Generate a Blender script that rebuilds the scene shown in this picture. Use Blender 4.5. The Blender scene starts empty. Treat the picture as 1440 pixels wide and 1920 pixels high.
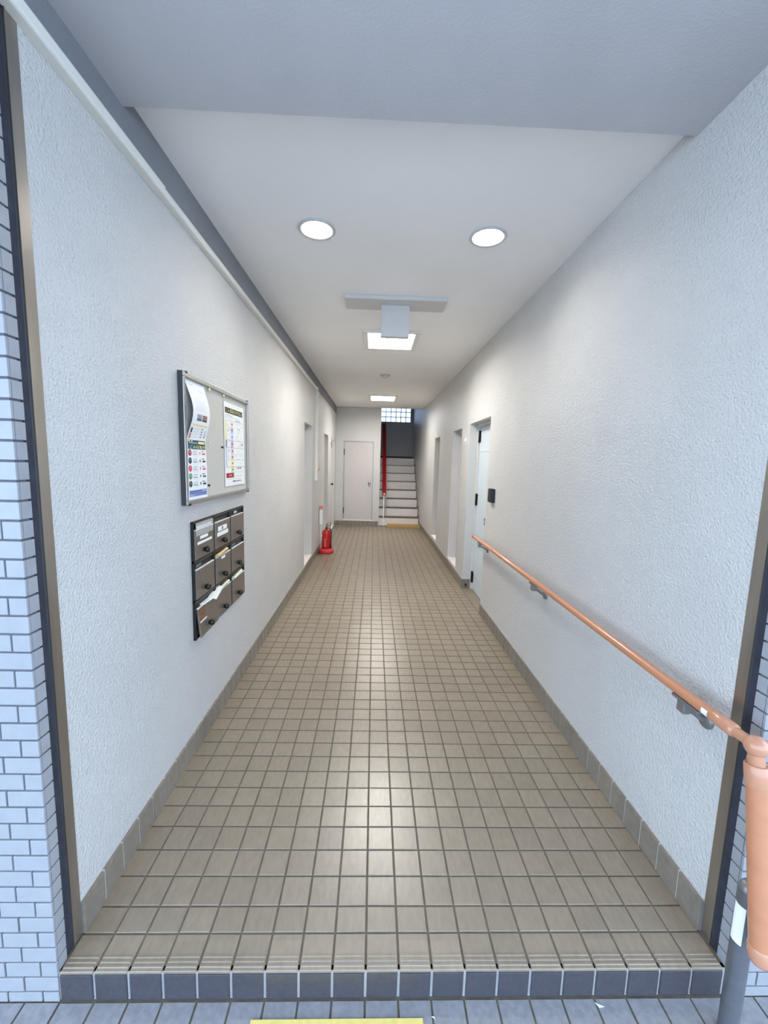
import bpy, bmesh, math, random
from mathutils import Vector, Matrix

random.seed(7)
scn = bpy.context.scene
COL = scn.collection

# ------------------------------------------------------------------ camera
HC = 1.51
F_PX, PITCH, YAW, ROLL = 760.0, -0.12246, 0.02785, 0.02815
cd = bpy.data.cameras.new('camera')
cd.sensor_fit = 'HORIZONTAL'
cd.sensor_width = 36.0
cd.lens = F_PX / 1440.0 * 36.0
cd.clip_start = 0.02
cam = bpy.data.objects.new('camera', cd)
COL.objects.link(cam)
fw = Vector((math.sin(YAW) * math.cos(PITCH), math.cos(YAW) * math.cos(PITCH), math.sin(PITCH)))
rt = Vector((math.cos(YAW), -math.sin(YAW), 0))
up = rt.cross(fw)
r2 = rt * math.cos(ROLL) + up * math.sin(ROLL)
u2 = up * math.cos(ROLL) - rt * math.sin(ROLL)
cam.matrix_world = Matrix(((r2.x, u2.x, -fw.x, 0), (r2.y, u2.y, -fw.y, 0), (r2.z, u2.z, -fw.z, HC), (0, 0, 0, 1)))
scn.camera = cam

# ------------------------------------------------------------------ world, exposure
w = bpy.data.worlds.new('overcast_sky')
scn.world = w
w.use_nodes = True
bg = w.node_tree.nodes['Background']
bg.inputs[0].default_value = (0.58, 0.76, 1.0, 1)
bg.inputs[1].default_value = 2.7
scn.view_settings.view_transform = 'Standard'
scn.view_settings.look = 'None'
scn.view_settings.gamma = 1.0
scn.view_settings.use_curve_mapping = False
scn.view_settings.exposure = 1.0
DOWNLIGHT_E = 68.0
PANEL_E = 38.0

# ------------------------------------------------------------------ helpers
def lin(c):
    return tuple((v / 255 / 12.92) if v / 255 <= 0.04045 else ((v / 255 + 0.055) / 1.055) ** 2.4 for v in c)

MATS = {}
def mat(name, rgb=(200, 200, 200), rough=0.5, metal=0.0, noise=None, bump=None, spec=0.5, emit=None, trans=0.0, coat=0.0, snap=None, stretch=None, alpha=None):
    """procedural material: base colour (sRGB 0-255), optional colour noise (scale, amount),
    bump (scale, strength, distance), snap = per-piece tone (pitch, amount)"""
    if name in MATS:
        return MATS[name]
    m = bpy.data.materials.new(name)
    m.use_nodes = True
    nt = m.node_tree
    N, L = nt.nodes, nt.links
    b = N['Principled BSDF']
    c = lin(rgb)
    b.inputs['Base Color'].default_value = (*c, 1)
    b.inputs['Roughness'].default_value = rough
    b.inputs['Metallic'].default_value = metal
    b.inputs['Specular IOR Level'].default_value = spec
    b.inputs['Coat Weight'].default_value = coat
    b.inputs['Transmission Weight'].default_value = trans
    if alpha is not None:
        b.inputs['Alpha'].default_value = alpha
    if emit:
        b.inputs['Emission Color'].default_value = (*emit[0], 1)
        b.inputs['Emission Strength'].default_value = emit[1]
    geo = N.new('ShaderNodeNewGeometry')
    vec = geo.outputs['Position']
    if stretch:
        mp = N.new('ShaderNodeMapping')
        mp.inputs['Scale'].default_value = stretch
        L.new(vec, mp.inputs['Vector'])
        svec = mp.outputs[0]
    else:
        svec = vec
    col = None
    if noise:
        tex = N.new('ShaderNodeTexNoise')
        tex.inputs['Scale'].default_value = noise[0]
        tex.inputs['Detail'].default_value = 5
        L.new(svec, tex.inputs['Vector'])
        mr = N.new('ShaderNodeMapRange')
        mr.inputs['From Min'].default_value = 0.3
        mr.inputs['From Max'].default_value = 0.7
        mr.inputs['To Min'].default_value = 1 - noise[1]
        mr.inputs['To Max'].default_value = 1 + noise[1]
        L.new(tex.outputs['Fac'], mr.inputs['Value'])
        vm = N.new('ShaderNodeVectorMath')
        vm.operation = 'SCALE'
        vm.inputs[0].default_value = c
        L.new(mr.outputs[0], vm.inputs['Scale'])
        col = vm.outputs[0]
    if snap:
        sn = N.new('ShaderNodeVectorMath')
        sn.operation = 'SUBTRACT'
        sn.inputs[1].default_value = snap[2]
        L.new(vec, sn.inputs[0])
        dv = N.new('ShaderNodeVectorMath')
        dv.operation = 'DIVIDE'
        dv.inputs[1].default_value = snap[0]
        L.new(sn.outputs[0], dv.inputs[0])
        fl = N.new('ShaderNodeVectorMath')
        fl.operation = 'FLOOR'
        L.new(dv.outputs[0], fl.inputs[0])
        wn = N.new('ShaderNodeTexWhiteNoise')
        L.new(fl.outputs[0], wn.inputs['Vector'])
        mr2 = N.new('ShaderNodeMapRange')
        mr2.inputs['To Min'].default_value = 1 - snap[1]
        mr2.inputs['To Max'].default_value = 1 + snap[1]
        L.new(wn.outputs['Value'], mr2.inputs['Value'])
        vm2 = N.new('ShaderNodeVectorMath')
        vm2.operation = 'SCALE'
        if col:
            L.new(col, vm2.inputs[0])
        else:
            vm2.inputs[0].default_value = c
        L.new(mr2.outputs[0], vm2.inputs['Scale'])
        col = vm2.outputs[0]
    if col:
        L.new(col, b.inputs['Base Color'])
    if bump:
        t2 = N.new('ShaderNodeTexNoise')
        t2.inputs['Scale'].default_value = bump[0]
        t2.inputs['Detail'].default_value = 3
        L.new(svec, t2.inputs['Vector'])
        bp = N.new('ShaderNodeBump')
        bp.inputs['Strength'].default_value = bump[1]
        bp.inputs['Distance'].default_value = bump[2]
        L.new(t2.outputs['Fac'], bp.inputs['Height'])
        L.new(bp.outputs[0], b.inputs['Normal'])
    MATS[name] = m
    return m

class MB:
    """collects vertices and faces of ONE mesh"""
    def __init__(self):
        self.v, self.f, self.sm = [], [], []
    def add(self, vs, fs, smooth=False):
        o = len(self.v)
        self.v += [tuple(p) for p in vs]
        self.f += [tuple(i + o for i in f) for f in fs]
        self.sm += [smooth] * len(fs)
        return self
    def box(self, x0, x1, y0, y1, z0, z1):
        x0, x1 = min(x0, x1), max(x0, x1)
        y0, y1 = min(y0, y1), max(y0, y1)
        z0, z1 = min(z0, z1), max(z0, z1)
        v = [(x, y, z) for z in (z0, z1) for y in (y0, y1) for x in (x0, x1)]
        f = [(0, 2, 3, 1), (4, 5, 7, 6), (0, 1, 5, 4), (2, 6, 7, 3), (0, 4, 6, 2), (1, 3, 7, 5)]
        return self.add(v, f)
    def bbox(self, x0, x1, y0, y1, z0, z1, b=0.002):
        """box with chamfered edges"""
        bm = bmesh.new()
        r = bmesh.ops.create_cube(bm, size=1)
        for q in bm.verts:
            q.co = Vector(((x0 + x1) / 2 + q.co.x * abs(x1 - x0), (y0 + y1) / 2 + q.co.y * abs(y1 - y0), (z0 + z1) / 2 + q.co.z * abs(z1 - z0)))
        bmesh.ops.bevel(bm, geom=list(bm.edges), offset=b, segments=2, affect='EDGES', profile=0.5)
        bm.verts.index_update()
        vs = [q.co.copy() for q in bm.verts]
        fs = [[q.index for q in f.verts] for f in bm.faces]
        bm.free()
        return self.add(vs, fs)
    def tube(self, pts, rad, n=16, caps=True):
        """swept tube; rad number or list"""
        pts = [Vector(p) for p in pts]
        if not isinstance(rad, (list, tuple)):
            rad = [rad] * len(pts)
        rings = []
        prev = None
        for i, p in enumerate(pts):
            d = (pts[min(i + 1, len(pts) - 1)] - pts[max(i - 1, 0)])
            if d.length < 1e-9:
                d = Vector((0, 0, 1))
            d.normalize()
            if prev is None:
                a = Vector((0, 0, 1)) if abs(d.z) < 0.9 else Vector((1, 0, 0))
                u = d.cross(a).normalized()
            else:
                u = (prev - d * prev.dot(d)).normalized()
            prev = u
            q = d.cross(u)
            rings.append([p + (u * math.cos(2 * math.pi * k / n) + q * math.sin(2 * math.pi * k / n)) * rad[i] for k in range(n)])
        vs = [p for r in rings for p in r]
        fs = []
        for i in range(len(rings) - 1):
            for k in range(n):
                k2 = (k + 1) % n
                fs.append((i * n + k, i * n + k2, (i + 1) * n + k2, (i + 1) * n + k))
        self.add(vs, fs, True)
        if caps:
            self.add(rings[0], [tuple(range(n - 1, -1, -1))])
            self.add(rings[-1], [tuple(range(n))])
        return self
    def lathe(self, c, prof, n=24, axis='z'):
        """prof: list of (radius, height) around an axis through c"""
        c = Vector(c)
        vs = []
        for r, h in prof:
            for k in range(n):
                a = 2 * math.pi * k / n
                p = (r * math.cos(a), r * math.sin(a), h)
                if axis == 'x':
                    p = (p[2], p[0], p[1])
                elif axis == 'y':
                    p = (p[0], p[2], p[1])
                vs.append(c + Vector(p))
        fs = []
        for i in range(len(prof) - 1):
            for k in range(n):
                k2 = (k + 1) % n
                fs.append((i * n + k, i * n + k2, (i + 1) * n + k2, (i + 1) * n + k))
        self.add(vs, fs, True)
        return self
    def extr(self, prof, y0, y1, smooth=False, axis='y'):
        """closed 2-D profile extruded along an axis; profile in the other two axes (alphabetical)"""
        n = len(prof)
        def P(a, b, t):
            return {'y': (a, t, b), 'x': (t, a, b), 'z': (a, b, t)}[axis]
        vs = [P(a, b, y0) for a, b in prof] + [P(a, b, y1) for a, b in prof]
        self.add(vs, [(k, (k + 1) % n, n + (k + 1) % n, n + k) for k in range(n)], smooth)
        self.add([P(a, b, y0) for a, b in prof], [tuple(range(n))])
        self.add([P(a, b, y1) for a, b in prof], [tuple(range(n))])
        return self
    def mesh(self, name):
        me = bpy.data.meshes.new(name)
        me.from_pydata(self.v, [], self.f)
        me.polygons.foreach_set('use_smooth', self.sm)
        bm = bmesh.new()
        bm.from_mesh(me)
        bmesh.ops.recalc_face_normals(bm, faces=list(bm.faces))
        bm.to_mesh(me)
        bm.free()
        me.update()
        return me
    def build(self, name, m, parent=None):
        me = self.mesh(name)
        me.materials.append(m)
        return link(name, me, parent)

def link(name, me, parent=None):
    o = bpy.data.objects.new(name, me)
    COL.objects.link(o)
    if parent is not None:
        o.parent = parent
    return o

def tag(o, label=None, cat=None, group=None, kind=None):
    if label: o['label'] = label
    if cat: o['category'] = cat
    if group: o['group'] = group
    if kind: o['kind'] = kind
    return o

def empty(name, loc=(0, 0, 0)):
    o = bpy.data.objects.new(name, None)
    o.empty_display_size = 0.05
    COL.objects.link(o)
    return o   # kept at the origin: parts are modelled in place

def text_2d(s, size):
    """glyph outlines as (verts, faces) in the plane"""
    cu = bpy.data.curves.new('glyphs', 'FONT')
    cu.body = s
    cu.size = size
    cu.resolution_u = 2
    cu.align_x = 'CENTER'
    cu.align_y = 'CENTER'
    o = bpy.data.objects.new('glyphs', cu)
    COL.objects.link(o)
    dg = bpy.context.evaluated_depsgraph_get()
    me = bpy.data.meshes.new_from_object(o.evaluated_get(dg))
    vs = [tuple(v.co)[:2] for v in me.vertices]
    fs = [tuple(p.vertices) for p in me.polygons]
    bpy.data.objects.remove(o)
    bpy.data.curves.remove(cu)
    bpy.data.meshes.remove(me)
    return vs, fs

# ------------------------------------------------------------------ dimensions (metres)
XL, XR = -0.888, 1.119          # corridor wall planes
YN = 1.033                      # step nose
YB = 9.50                       # back wall
ZC = 2.74                       # corridor ceiling
ZP = 2.69                       # porch ceiling
YP = 1.565                      # where the porch ceiling meets the corridor ceiling
ZG = -0.097                     # ground before the step
XS = 0.143                      # end of back wall, left side of stairs
YW = 12.0                       # wall behind the stairs

# ------------------------------------------------------------------ materials
M_wall = mat('stucco_paint', (205, 204, 202), rough=0.38, noise=(2.2, 0.035), bump=(115, 0.8, 0.009))
M_ceil = mat('ceiling_paint', (248, 247, 246), rough=0.8, noise=(1.5, 0.03), bump=(160, 0.15, 0.002))
def add_specks(m, rgb, scale=2.0, size=0.010):
    nt = m.node_tree
    N, L = nt.nodes, nt.links
    b = N['Principled BSDF']
    g = N.new('ShaderNodeNewGeometry')
    v = N.new('ShaderNodeTexVoronoi')
    v.inputs['Scale'].default_value = scale
    L.new(g.outputs['Position'], v.inputs['Vector'])
    c = N.new('ShaderNodeMath')
    c.operation = 'LESS_THAN'
    c.inputs[1].default_value = size * scale
    L.new(v.outputs['Distance'], c.inputs[0])
    mx = N.new('ShaderNodeMix')
    mx.data_type = 'RGBA'
    L.new(c.outputs[0], mx.inputs['Factor'])
    src = b.inputs['Base Color'].links[0].from_socket
    L.new(src, mx.inputs['A'])
    mx.inputs['B'].default_value = (*lin(rgb), 1)
    L.new(mx.outputs['Result'], b.inputs['Base Color'])
add_specks(M_ceil, (150, 150, 152), 2.6, 0.008)
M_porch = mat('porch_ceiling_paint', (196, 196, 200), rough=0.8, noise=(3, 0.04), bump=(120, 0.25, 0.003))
M_tile = mat('floor_tile_glaze', (136, 123, 106), rough=0.32, noise=(60, 0.10), bump=(220, 0.18, 0.0015), spec=0.75,
             snap=((0.1, 0.101, 50), 0.065, (0.0125, 1.214, -20)), stretch=(1, 0.35, 1))
M_grout = mat('floor_grout', (112, 102, 88), rough=0.9, noise=(30, 0.15))
M_riser = mat('riser_tile_glaze', (68, 66, 72), rough=0.35, noise=(80, 0.14), bump=(200, 0.15, 0.001))
M_riserg = mat('riser_grout', (168, 166, 168), rough=0.9, noise=(40, 0.1))
M_skirt = mat('skirting_tile_glaze', (128, 119, 108), rough=0.4, noise=(40, 0.12), snap=((50, 0.101, 50), 0.08, (-20, 1.18, -20)))
M_skg = mat('skirting_grout', (186, 180, 172), rough=0.9)
M_pave = mat('ground_tile', (142, 140, 142), rough=0.55, noise=(50, 0.14), bump=(150, 0.3, 0.002))
M_brick = mat('wall_tile_glaze', (154, 156, 161), rough=0.35, noise=(25, 0.04), bump=(60, 0.12, 0.002))
M_mortar = mat('wall_tile_joint', (104, 104, 114), rough=0.95, noise=(40, 0.08))
M_steel = mat('frame_steel', (172, 166, 158), rough=0.28, metal=0.9, noise=(14, 0.16), stretch=(1, 1, 0.15))
M_seal = mat('dark_sealant', (48, 50, 62), rough=0.6, noise=(30, 0.25))
M_pvc = mat('cream_pvc', (228, 226, 218), rough=0.45)
M_white = mat('white_enamel', (236, 236, 234), rough=0.4)
M_alu = mat('aluminium', (176, 174, 170), rough=0.35, metal=0.7, noise=(20, 0.06))
M_dalu = mat('dark_edge', (70, 69, 68), rough=0.5, metal=0.3)
M_chrome = mat('chrome', (205, 205, 208), rough=0.12, metal=1.0)
M_black = mat('black_plastic', (22, 22, 24), rough=0.4)
M_boxblk = mat('black_steel', (20, 20, 21), rough=0.45)
M_ss = mat('mailbox_steel', (150, 142, 134), rough=0.34, metal=0.75, noise=(30, 0.06), stretch=(1, 8, 1))
M_knob = mat('dark_knob', (58, 56, 54), rough=0.25, metal=0.7)
M_felt = mat('board_felt', (196, 193, 184), rough=0.95, noise=(200, 0.05))
M_paper = mat('paper', (240, 240, 238), rough=0.75)
M_door = mat('door_paint_grey', (196, 191, 190), rough=0.5, noise=(3, 0.03))
M_doorb = mat('door_paint_blue', (202, 213, 220), rough=0.45, noise=(3, 0.02))
M_jamb = mat('jamb_paint', (212, 210, 207), rough=0.55, noise=(4, 0.03))
M_sill = mat('sill_white', (238, 232, 228), rough=0.5)
M_wood = mat('handrail_wood', (190, 128, 94), rough=0.28, noise=(30, 0.06), stretch=(1, 0.1, 1), coat=0.3)
M_vinyl = mat('handrail_joint_resin', (194, 138, 108), rough=0.25, coat=0.3)
M_brkt = mat('bracket_steel', (132, 130, 130), rough=0.35, metal=0.5)
M_post = mat('post_steel', (120, 122, 128), rough=0.35, metal=0.6, noise=(30, 0.08))
M_red = mat('red_enamel', (190, 22, 28), rough=0.22, coat=0.3)
M_redp = mat('red_plastic', (205, 48, 56), rough=0.45)
M_redd = mat('red_vinyl', (138, 14, 18), rough=0.35)
M_step = mat('step_paint', (222, 214, 210), rough=0.6, noise=(12, 0.04))
M_nose = mat('step_nosing_dark', (92, 84, 74), rough=0.7, noise=(30, 0.2))
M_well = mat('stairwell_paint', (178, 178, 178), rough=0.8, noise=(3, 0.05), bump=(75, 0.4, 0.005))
M_plank = mat('bare_wood', (176, 142, 84), rough=0.7, noise=(14, 0.25), stretch=(0.15, 1, 1))
M_yellow = mat('yellow_paint', (226, 205, 118), rough=0.7, noise=(60, 0.08))
M_lens = mat('lit_diffuser_warm', (255, 255, 255), rough=0.5, emit=((1.0, 0.97, 0.90), DOWNLIGHT_E))
M_panel = mat('lit_diffuser_panel', (255, 255, 255), rough=0.5, emit=((1.0, 0.97, 0.91), PANEL_E))
M_refl = mat('lamp_reflector', (205, 205, 205), rough=0.3, metal=0.6)
M_trim = mat('lamp_trim', (196, 196, 197), rough=0.4)
M_glass = mat('glass_block', (182, 187, 197), rough=0.35, trans=1.0, bump=(40, 0.2, 0.004))
M_gjoint = mat('glass_block_joint', (66, 70, 88), rough=0.9)
M_dark = mat('dark_void', (16, 15, 15), rough=0.9)
M_signg = mat('sign_grey', (208, 207, 205), rough=0.5)

# ------------------------------------------------------------------ floor
def tile_mesh(name, wx, wy, t, b=0.0016, ridges=False):
    """top at z=0, centred in x and y, chamfered rim"""
    mb = MB()
    hx, hy = wx / 2, wy / 2
    lo = [(-hx, -hy, -t), (hx, -hy, -t), (hx, hy, -t), (-hx, hy, -t)]
    mi = [(x, y, -b) for x, y, _ in lo]
    to = [(x - math.copysign(b, x), y - math.copysign(b, y), 0) for x, y, _ in lo]
    mb.add(lo + mi + to, [(k, (k + 1) % 4, 4 + (k + 1) % 4, 4 + k) for k in range(4)] +
           [(4 + k, 4 + (k + 1) % 4, 8 + (k + 1) % 4, 8 + k) for k in range(4)] + [(8, 9, 10, 11)])
    if ridges:
        for yy in (-hy + 0.012, -hy + 0.024, -hy + 0.036):
            mb.extr([(yy - 0.0035, -0.0005), (yy - 0.0018, 0.0022), (yy + 0.0018, 0.0022), (yy + 0.0035, -0.0005)], -hx + 0.003, hx - 0.003, axis='x')
    return mb.mesh(name)

fl = MB().box(XL - 0.05, XR + 0.05, YN + 0.008, YB + 0.05, ZG - 0.05, -0.004)
fl.box(XS, XR + 0.05, YB, YW, -0.12, -0.004)
floor = fl.build('floor', M_grout)
tag(floor, 'beige square tiled corridor floor running from the step back to the stairs', 'floor', kind='structure')

XG, PX, PY = 0.0125, 0.0999, 0.101
cols = [XG + PX * (k - 9) for k in range(21)]
rows = [(YN, 1.134), (1.134, 1.214)] + [(1.214 + PY * k, 1.214 + PY * (k + 1)) for k in range(82)]
G = 0.0058
cache = {}
rest = MB()
for ri, (y0, y1) in enumerate(rows):
    if y0 > YB:
        break
    for ci in range(20):
        x0, x1 = cols[ci], cols[ci + 1]
        wx, wy = x1 - x0 - G, min(y1, YB) - y0 - G
        dz = random.uniform(-0.0006, 0.0004)
        if ri < 15:
            key = (round(wx, 4), round(wy, 4), ri == 0)
            if key not in cache:
                me = tile_mesh('floor_tile', wx, wy, 0.008, ridges=(ri == 0))
                me.materials.append(M_tile)
                cache[key] = me
            o = link('floor_tile', cache[key], floor)
            o.location = ((x0 + x1) / 2, (y0 + y1) / 2, dz)
            o.rotation_euler = (random.gauss(0, 0.0035), random.gauss(0, 0.0035), random.gauss(0, 0.002))
        else:
            hx, hy = wx / 2, wy / 2
            cx, cy = (x0 + x1) / 2, (y0 + min(y1, YB)) / 2
            tx, ty = random.gauss(0, 0.0035), random.gauss(0, 0.0035)
            b = 0.0014
            def P(x, y, z):
                return (cx + x, cy + y, dz + z + tx * y - ty * x)
            lo = [P(sx * hx, sy * hy, -0.006) for sx, sy in ((-1, -1), (1, -1), (1, 1), (-1, 1))]
            to = [P(sx * (hx - b), sy * (hy - b), 0) for sx, sy in ((-1, -1), (1, -1), (1, 1), (-1, 1))]
            rest.add(lo + to, [(k, (k + 1) % 4, 4 + (k + 1) % 4, 4 + k) for k in range(4)] + [(4, 5, 6, 7)])
o = rest.build('distant_floor_tile', M_tile, floor)
o['kind'] = 'stuff'

MB().box(XR - 0.004, XR + 0.13, 3.972, 4.818, -0.0078, -0.001).build('threshold_tile', M_tile, floor)
# riser of the step
MB().box(XL, XR, YN + 0.005, YN + 0.02, ZG, -0.004).build('riser_joint', M_riserg, floor)
rm = MB()
wx = PX - 0.008
rm.bbox(-wx / 2, wx / 2, 0, 0.012, ZG + 0.003, -0.008, 0.002)
rme = rm.mesh('riser_tile')
rme.materials.append(M_riser)
for ci in range(20):
    o = link('riser_tile', rme, floor)
    o.location = ((cols[ci] + cols[ci + 1]) / 2, YN + random.uniform(-0.001, 0.0005), 0)

# ground before the step
ground = MB().box(-5, 5, -8, YN + 0.03, ZG - 0.12, ZG - 0.004).build('ground', M_grout)
tag(ground, 'grey paved ground outside in front of the entrance step', 'pavement', kind='structure')
gm = tile_mesh('paving_tile', PX - 0.006, 0.2 - 0.006, 0.008)
gm.materials.append(M_pave)
for r in range(8):
    for ci in range(-4, 25):
        xx = XG + PX * (ci - 9)
        o = None
        if r < 8 and 0 <= ci < 20:
            o = link('paving_tile', gm, ground)
            o.location = (xx + PX / 2, YN - 0.1 - 0.2 * r, ZG + random.uniform(-0.0006, 0.0003))
far = MB()
for r in range(22):
    for ci in range(-20, 41):
        if r < 8 and 0 <= ci < 20:
            continue
        xx = XG + PX * (ci - 9)
        y0 = YN - 0.2 * (r + 1)
        far.box(xx + 0.003, xx + PX - 0.003, y0 + 0.003, y0 + 0.197, ZG - 0.006, ZG)
o = far.build('surrounding_paving_tile', M_pave, ground)
o['kind'] = 'stuff'

# ------------------------------------------------------------------ walls with door openings
DL = [(5.24, 5.88, 0.130, 1.985), (7.30, 7.90, 0.130, 1.985), (8.43, 9.20, 0.065, 1.990)]
DR = [(3.97, 4.82, 0.0, 1.980), (5.26, 5.85, 0.146, 1.970), (7.00, 7.56, 0.170, 1.970)]
def side_wall(name, X, s, openings, y0, y1, label):
    mb = MB()
    xo = X + s * 0.26
    cur = y0
    for a, b, z0, z1 in openings:
        mb.box(X, xo, cur, a, -0.1, ZC + 0.05)
        if z0 > 0:
            mb.box(X, xo, a, b, -0.1, z0 - 0.012)
        else:
            mb.box(X, xo, a, b, -0.1, -0.008)
        mb.box(X, xo, a, b, z1, ZC + 0.05)
        cur = b
    mb.box(X, xo, cur, y1, -0.1, ZC + 0.05)
    o = mb.build(name, M_wall)
    return tag(o, label, 'wall', kind='structure')
wl = side_wall('wall_left', XL, -1, DL, 1.10, YB + 0.2, 'white stucco wall on the left carrying the notice board and letterboxes')
wr = side_wall('wall_right', XR, 1, DR, 1.10, YB + 0.0, 'white stucco wall on the right carrying the wooden handrail')
# back wall, with the grey door
bd = (-0.715, -0.005, 0.149, 1.982)
mb = MB()
mb.box(XL - 0.1, bd[0], YB, YB + 0.15, -0.1, ZC + 0.05)
mb.box(bd[1], XS, YB, YB + 0.15, -0.1, ZC + 0.05)
mb.box(bd[0], bd[1], YB, YB + 0.15, -0.1, bd[2] - 0.012)
mb.box(bd[0], bd[1], YB, YB + 0.15, bd[3], ZC + 0.05)
tag(mb.build('wall_back', M_wall), 'short white end wall around the grey door beside the stairs', 'wall', kind='structure')

# stairwell shell
WX0, WX1, WZ0, WZ1 = 0.170, 1.040, 2.672, 3.252   # glass block opening
XSR = XR + 0.02
mb = MB()
mb.box(XS - 0.15, WX0, YW, YW + 0.2, -0.1, 4.6)
mb.box(WX1, XSR + 0.2, YW, YW + 0.2, -0.1, 4.6)
mb.box(WX0, WX1, YW, YW + 0.2, -0.1, WZ0)
mb.box(WX0, WX1, YW, YW + 0.2, WZ1, 4.6)
tag(mb.build('wall_stair_back', M_well), 'shaded grey wall behind the stairs under the glass block window', 'wall', kind='structure')
mb = MB().box(XS - 0.15, XS, YB + 0.15, YW, -0.1, 4.6).box(XS - 0.15, XS, YB, YB + 0.15, ZC + 0.05, 4.6)
tag(mb.build('wall_stair_left', M_wall), 'white wall along the left side of the stairs', 'wall', kind='structure')
mb = MB().box(XR, XSR + 0.25, YB, YW, -0.1, 4.6)
tag(mb.build('wall_stair_right', M_wall), 'white wall along the right side of the stairs', 'wall', kind='structure')
mb = MB().box(XS - 0.15, XSR + 0.25, YB - 0.1, YW + 0.2, 4.6, 4.75).box(XS - 0.15, XSR + 0.25, YB - 0.15, YB, ZC + 0.12, 4.6)
tag(mb.build('ceiling_stairwell', M_ceil), 'high white ceiling above the stairs', 'ceiling', kind='structure')

# ------------------------------------------------------------------ ceilings
LIGHT_SQ = [(0.138, 4.29, 0.275, 0.31), (0.140, 8.02, 0.275, 0.31)]
DOWN = [(-0.337, 2.352), (0.588, 2.352)]
def ceiling_mesh():
    """ceiling slab with round and square holes for the recessed lamps"""
    bm = bmesh.new()
    x0, x1 = XL - 0.03, XR + 0.03
    ys = [YP]
    for (cx, cy) in DOWN[:1]:
        ys += [cy - 0.15, cy + 0.15]
    for cx, cy, hx, hy in LIGHT_SQ:
        ys += [cy - hy + 0.03, cy + hy - 0.03]
    ys.append(YB + 0.02)
    mb = MB()
    def quad(a, b, c, d):
        mb.add([(a, c, ZC), (b, c, ZC), (b, d, ZC), (a, d, ZC)], [(0, 3, 2, 1)])
    for i in range(len(ys) - 1):
        a, b = ys[i], ys[i + 1]
        if i == 1:
            xs = [x0]
            for cx, cy in DOWN:
                xs += [cx - 0.15, cx + 0.15]
            xs.append(x1)
            for j in range(0, len(xs), 2):
                quad(xs[j], xs[j + 1], a, b)
            for cx, cy in DOWN:
                n = 48
                vs = []
                for k in range(n):
                    t = 2 * math.pi * k / n
                    vs.append((cx + 0.088 * math.cos(t), cy + 0.088 * math.sin(t), ZC))
                for k in range(n):
                    t = 2 * math.pi * k / n
                    q = 0.15 / max(abs(math.cos(t)), abs(math.sin(t)))
                    vs.append((cx + q * math.cos(t), cy + q * math.sin(t), ZC))
                mb.add(vs, [(k, (k + 1) % n, n + (k + 1) % n, n + k) for k in range(n)])
        elif i in (3, 5):
            cx, cy, hx, hy = LIGHT_SQ[(i - 3) // 2]
            quad(x0, cx - hx + 0.03, a, b)
            quad(cx + hx - 0.03, x1, a, b)
        else:
            quad(x0, x1, a, b)
    mb.box(x0 - 0.2, x1 + 0.2, YP, YB, ZC + 0.16, ZC + 0.3)
    mb.box(x0, x1, YB - 0.02, YB, ZC, ZC + 0.16)
    return mb
tag(ceiling_mesh().build('ceiling', M_ceil), 'smooth white corridor ceiling with recessed lamps', 'ceiling', kind='structure')
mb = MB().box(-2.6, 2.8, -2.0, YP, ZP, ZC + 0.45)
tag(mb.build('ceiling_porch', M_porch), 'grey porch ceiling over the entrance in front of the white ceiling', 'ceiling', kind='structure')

# ------------------------------------------------------------------ tiled pillars either side of the entrance
def pillar(name, X, s, label):
    """s=-1 left, +1 right; front face at y=YN, return face at x=X"""
    xe = X + s * 1.5
    body = MB().box(X + s * 0.007, xe, YN + 0.006, YN + 0.067, ZG - 0.01, ZP + 0.03)
    body.box(X + s * 0.02, xe, YN + 0.03, 1.36, ZG - 0.01, ZP + 0.03)
    root = body.build(name, M_mortar)
    tag(root, label, 'wall', kind='structure')
    p = 0.05
    j0 = 0.037
    k0 = math.floor((ZG - j0) / p)
    far = MB()
    T = 0.008
    meshes = {}
    def brick(wx, h):
        key = (round(wx, 4), round(h, 4))
        if key not in meshes:
            b = MB().bbox(0, wx, 0, T, 0, h, 0.0013)
            meshes[key] = b.mesh('brick')
            meshes[key].materials.append(M_brick)
        return meshes[key]
    rmesh = {}
    for k in range(k0, 60):
        za, zb = j0 + p * k + 0.0028, j0 + p * (k + 1) - 0.0028
        za = max(za, ZG)
        zb = min(zb, ZP)
        if zb - za < 0.006:
            continue
        h = round(zb - za, 4)
        # the row between 1.237 and 1.287 is a full one
        full = (k % 2 == 0)
        # return piece
        if h not in rmesh:
            b = MB().bbox(0, 0.008, 0, 0.030, 0, h, 0.0013)
            rmesh[h] = b.mesh('brick')
            rmesh[h].materials.append(M_brick)
        o = link('brick', rmesh[h], root)
        o.location = (X if s > 0 else X - 0.008, YN + 0.0095, za)
        x = 0.0
        idx = 0
        while x < 1.45:
            wdt = 0.095 if (full or idx) else 0.045
            if idx == 0:
                wdt += 0.0
            a = X + s * x
            b_ = X + s * (x + wdt)
            lo = min(a, b_)
            jit = random.uniform(-0.0007, 0.0005)
            if idx < 4 and x < 0.33:
                o = link('brick', brick(wdt, h), root)
                o.location = (lo, YN + jit, za)
            else:
                far.box(a, b_, YN + jit, YN + T, za, zb)
            x += wdt + 0.005
            idx += 1
    o = far.build('outer_brick', M_brick, root)
    o['kind'] = 'stuff'
    return root
pillar('wall_front_left', XL, -1, 'white brick tiled pillar at the left edge of the entrance')
pillar('wall_front_right', XR, 1, 'white brick tiled pillar at the right edge behind the handrail end')

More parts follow.
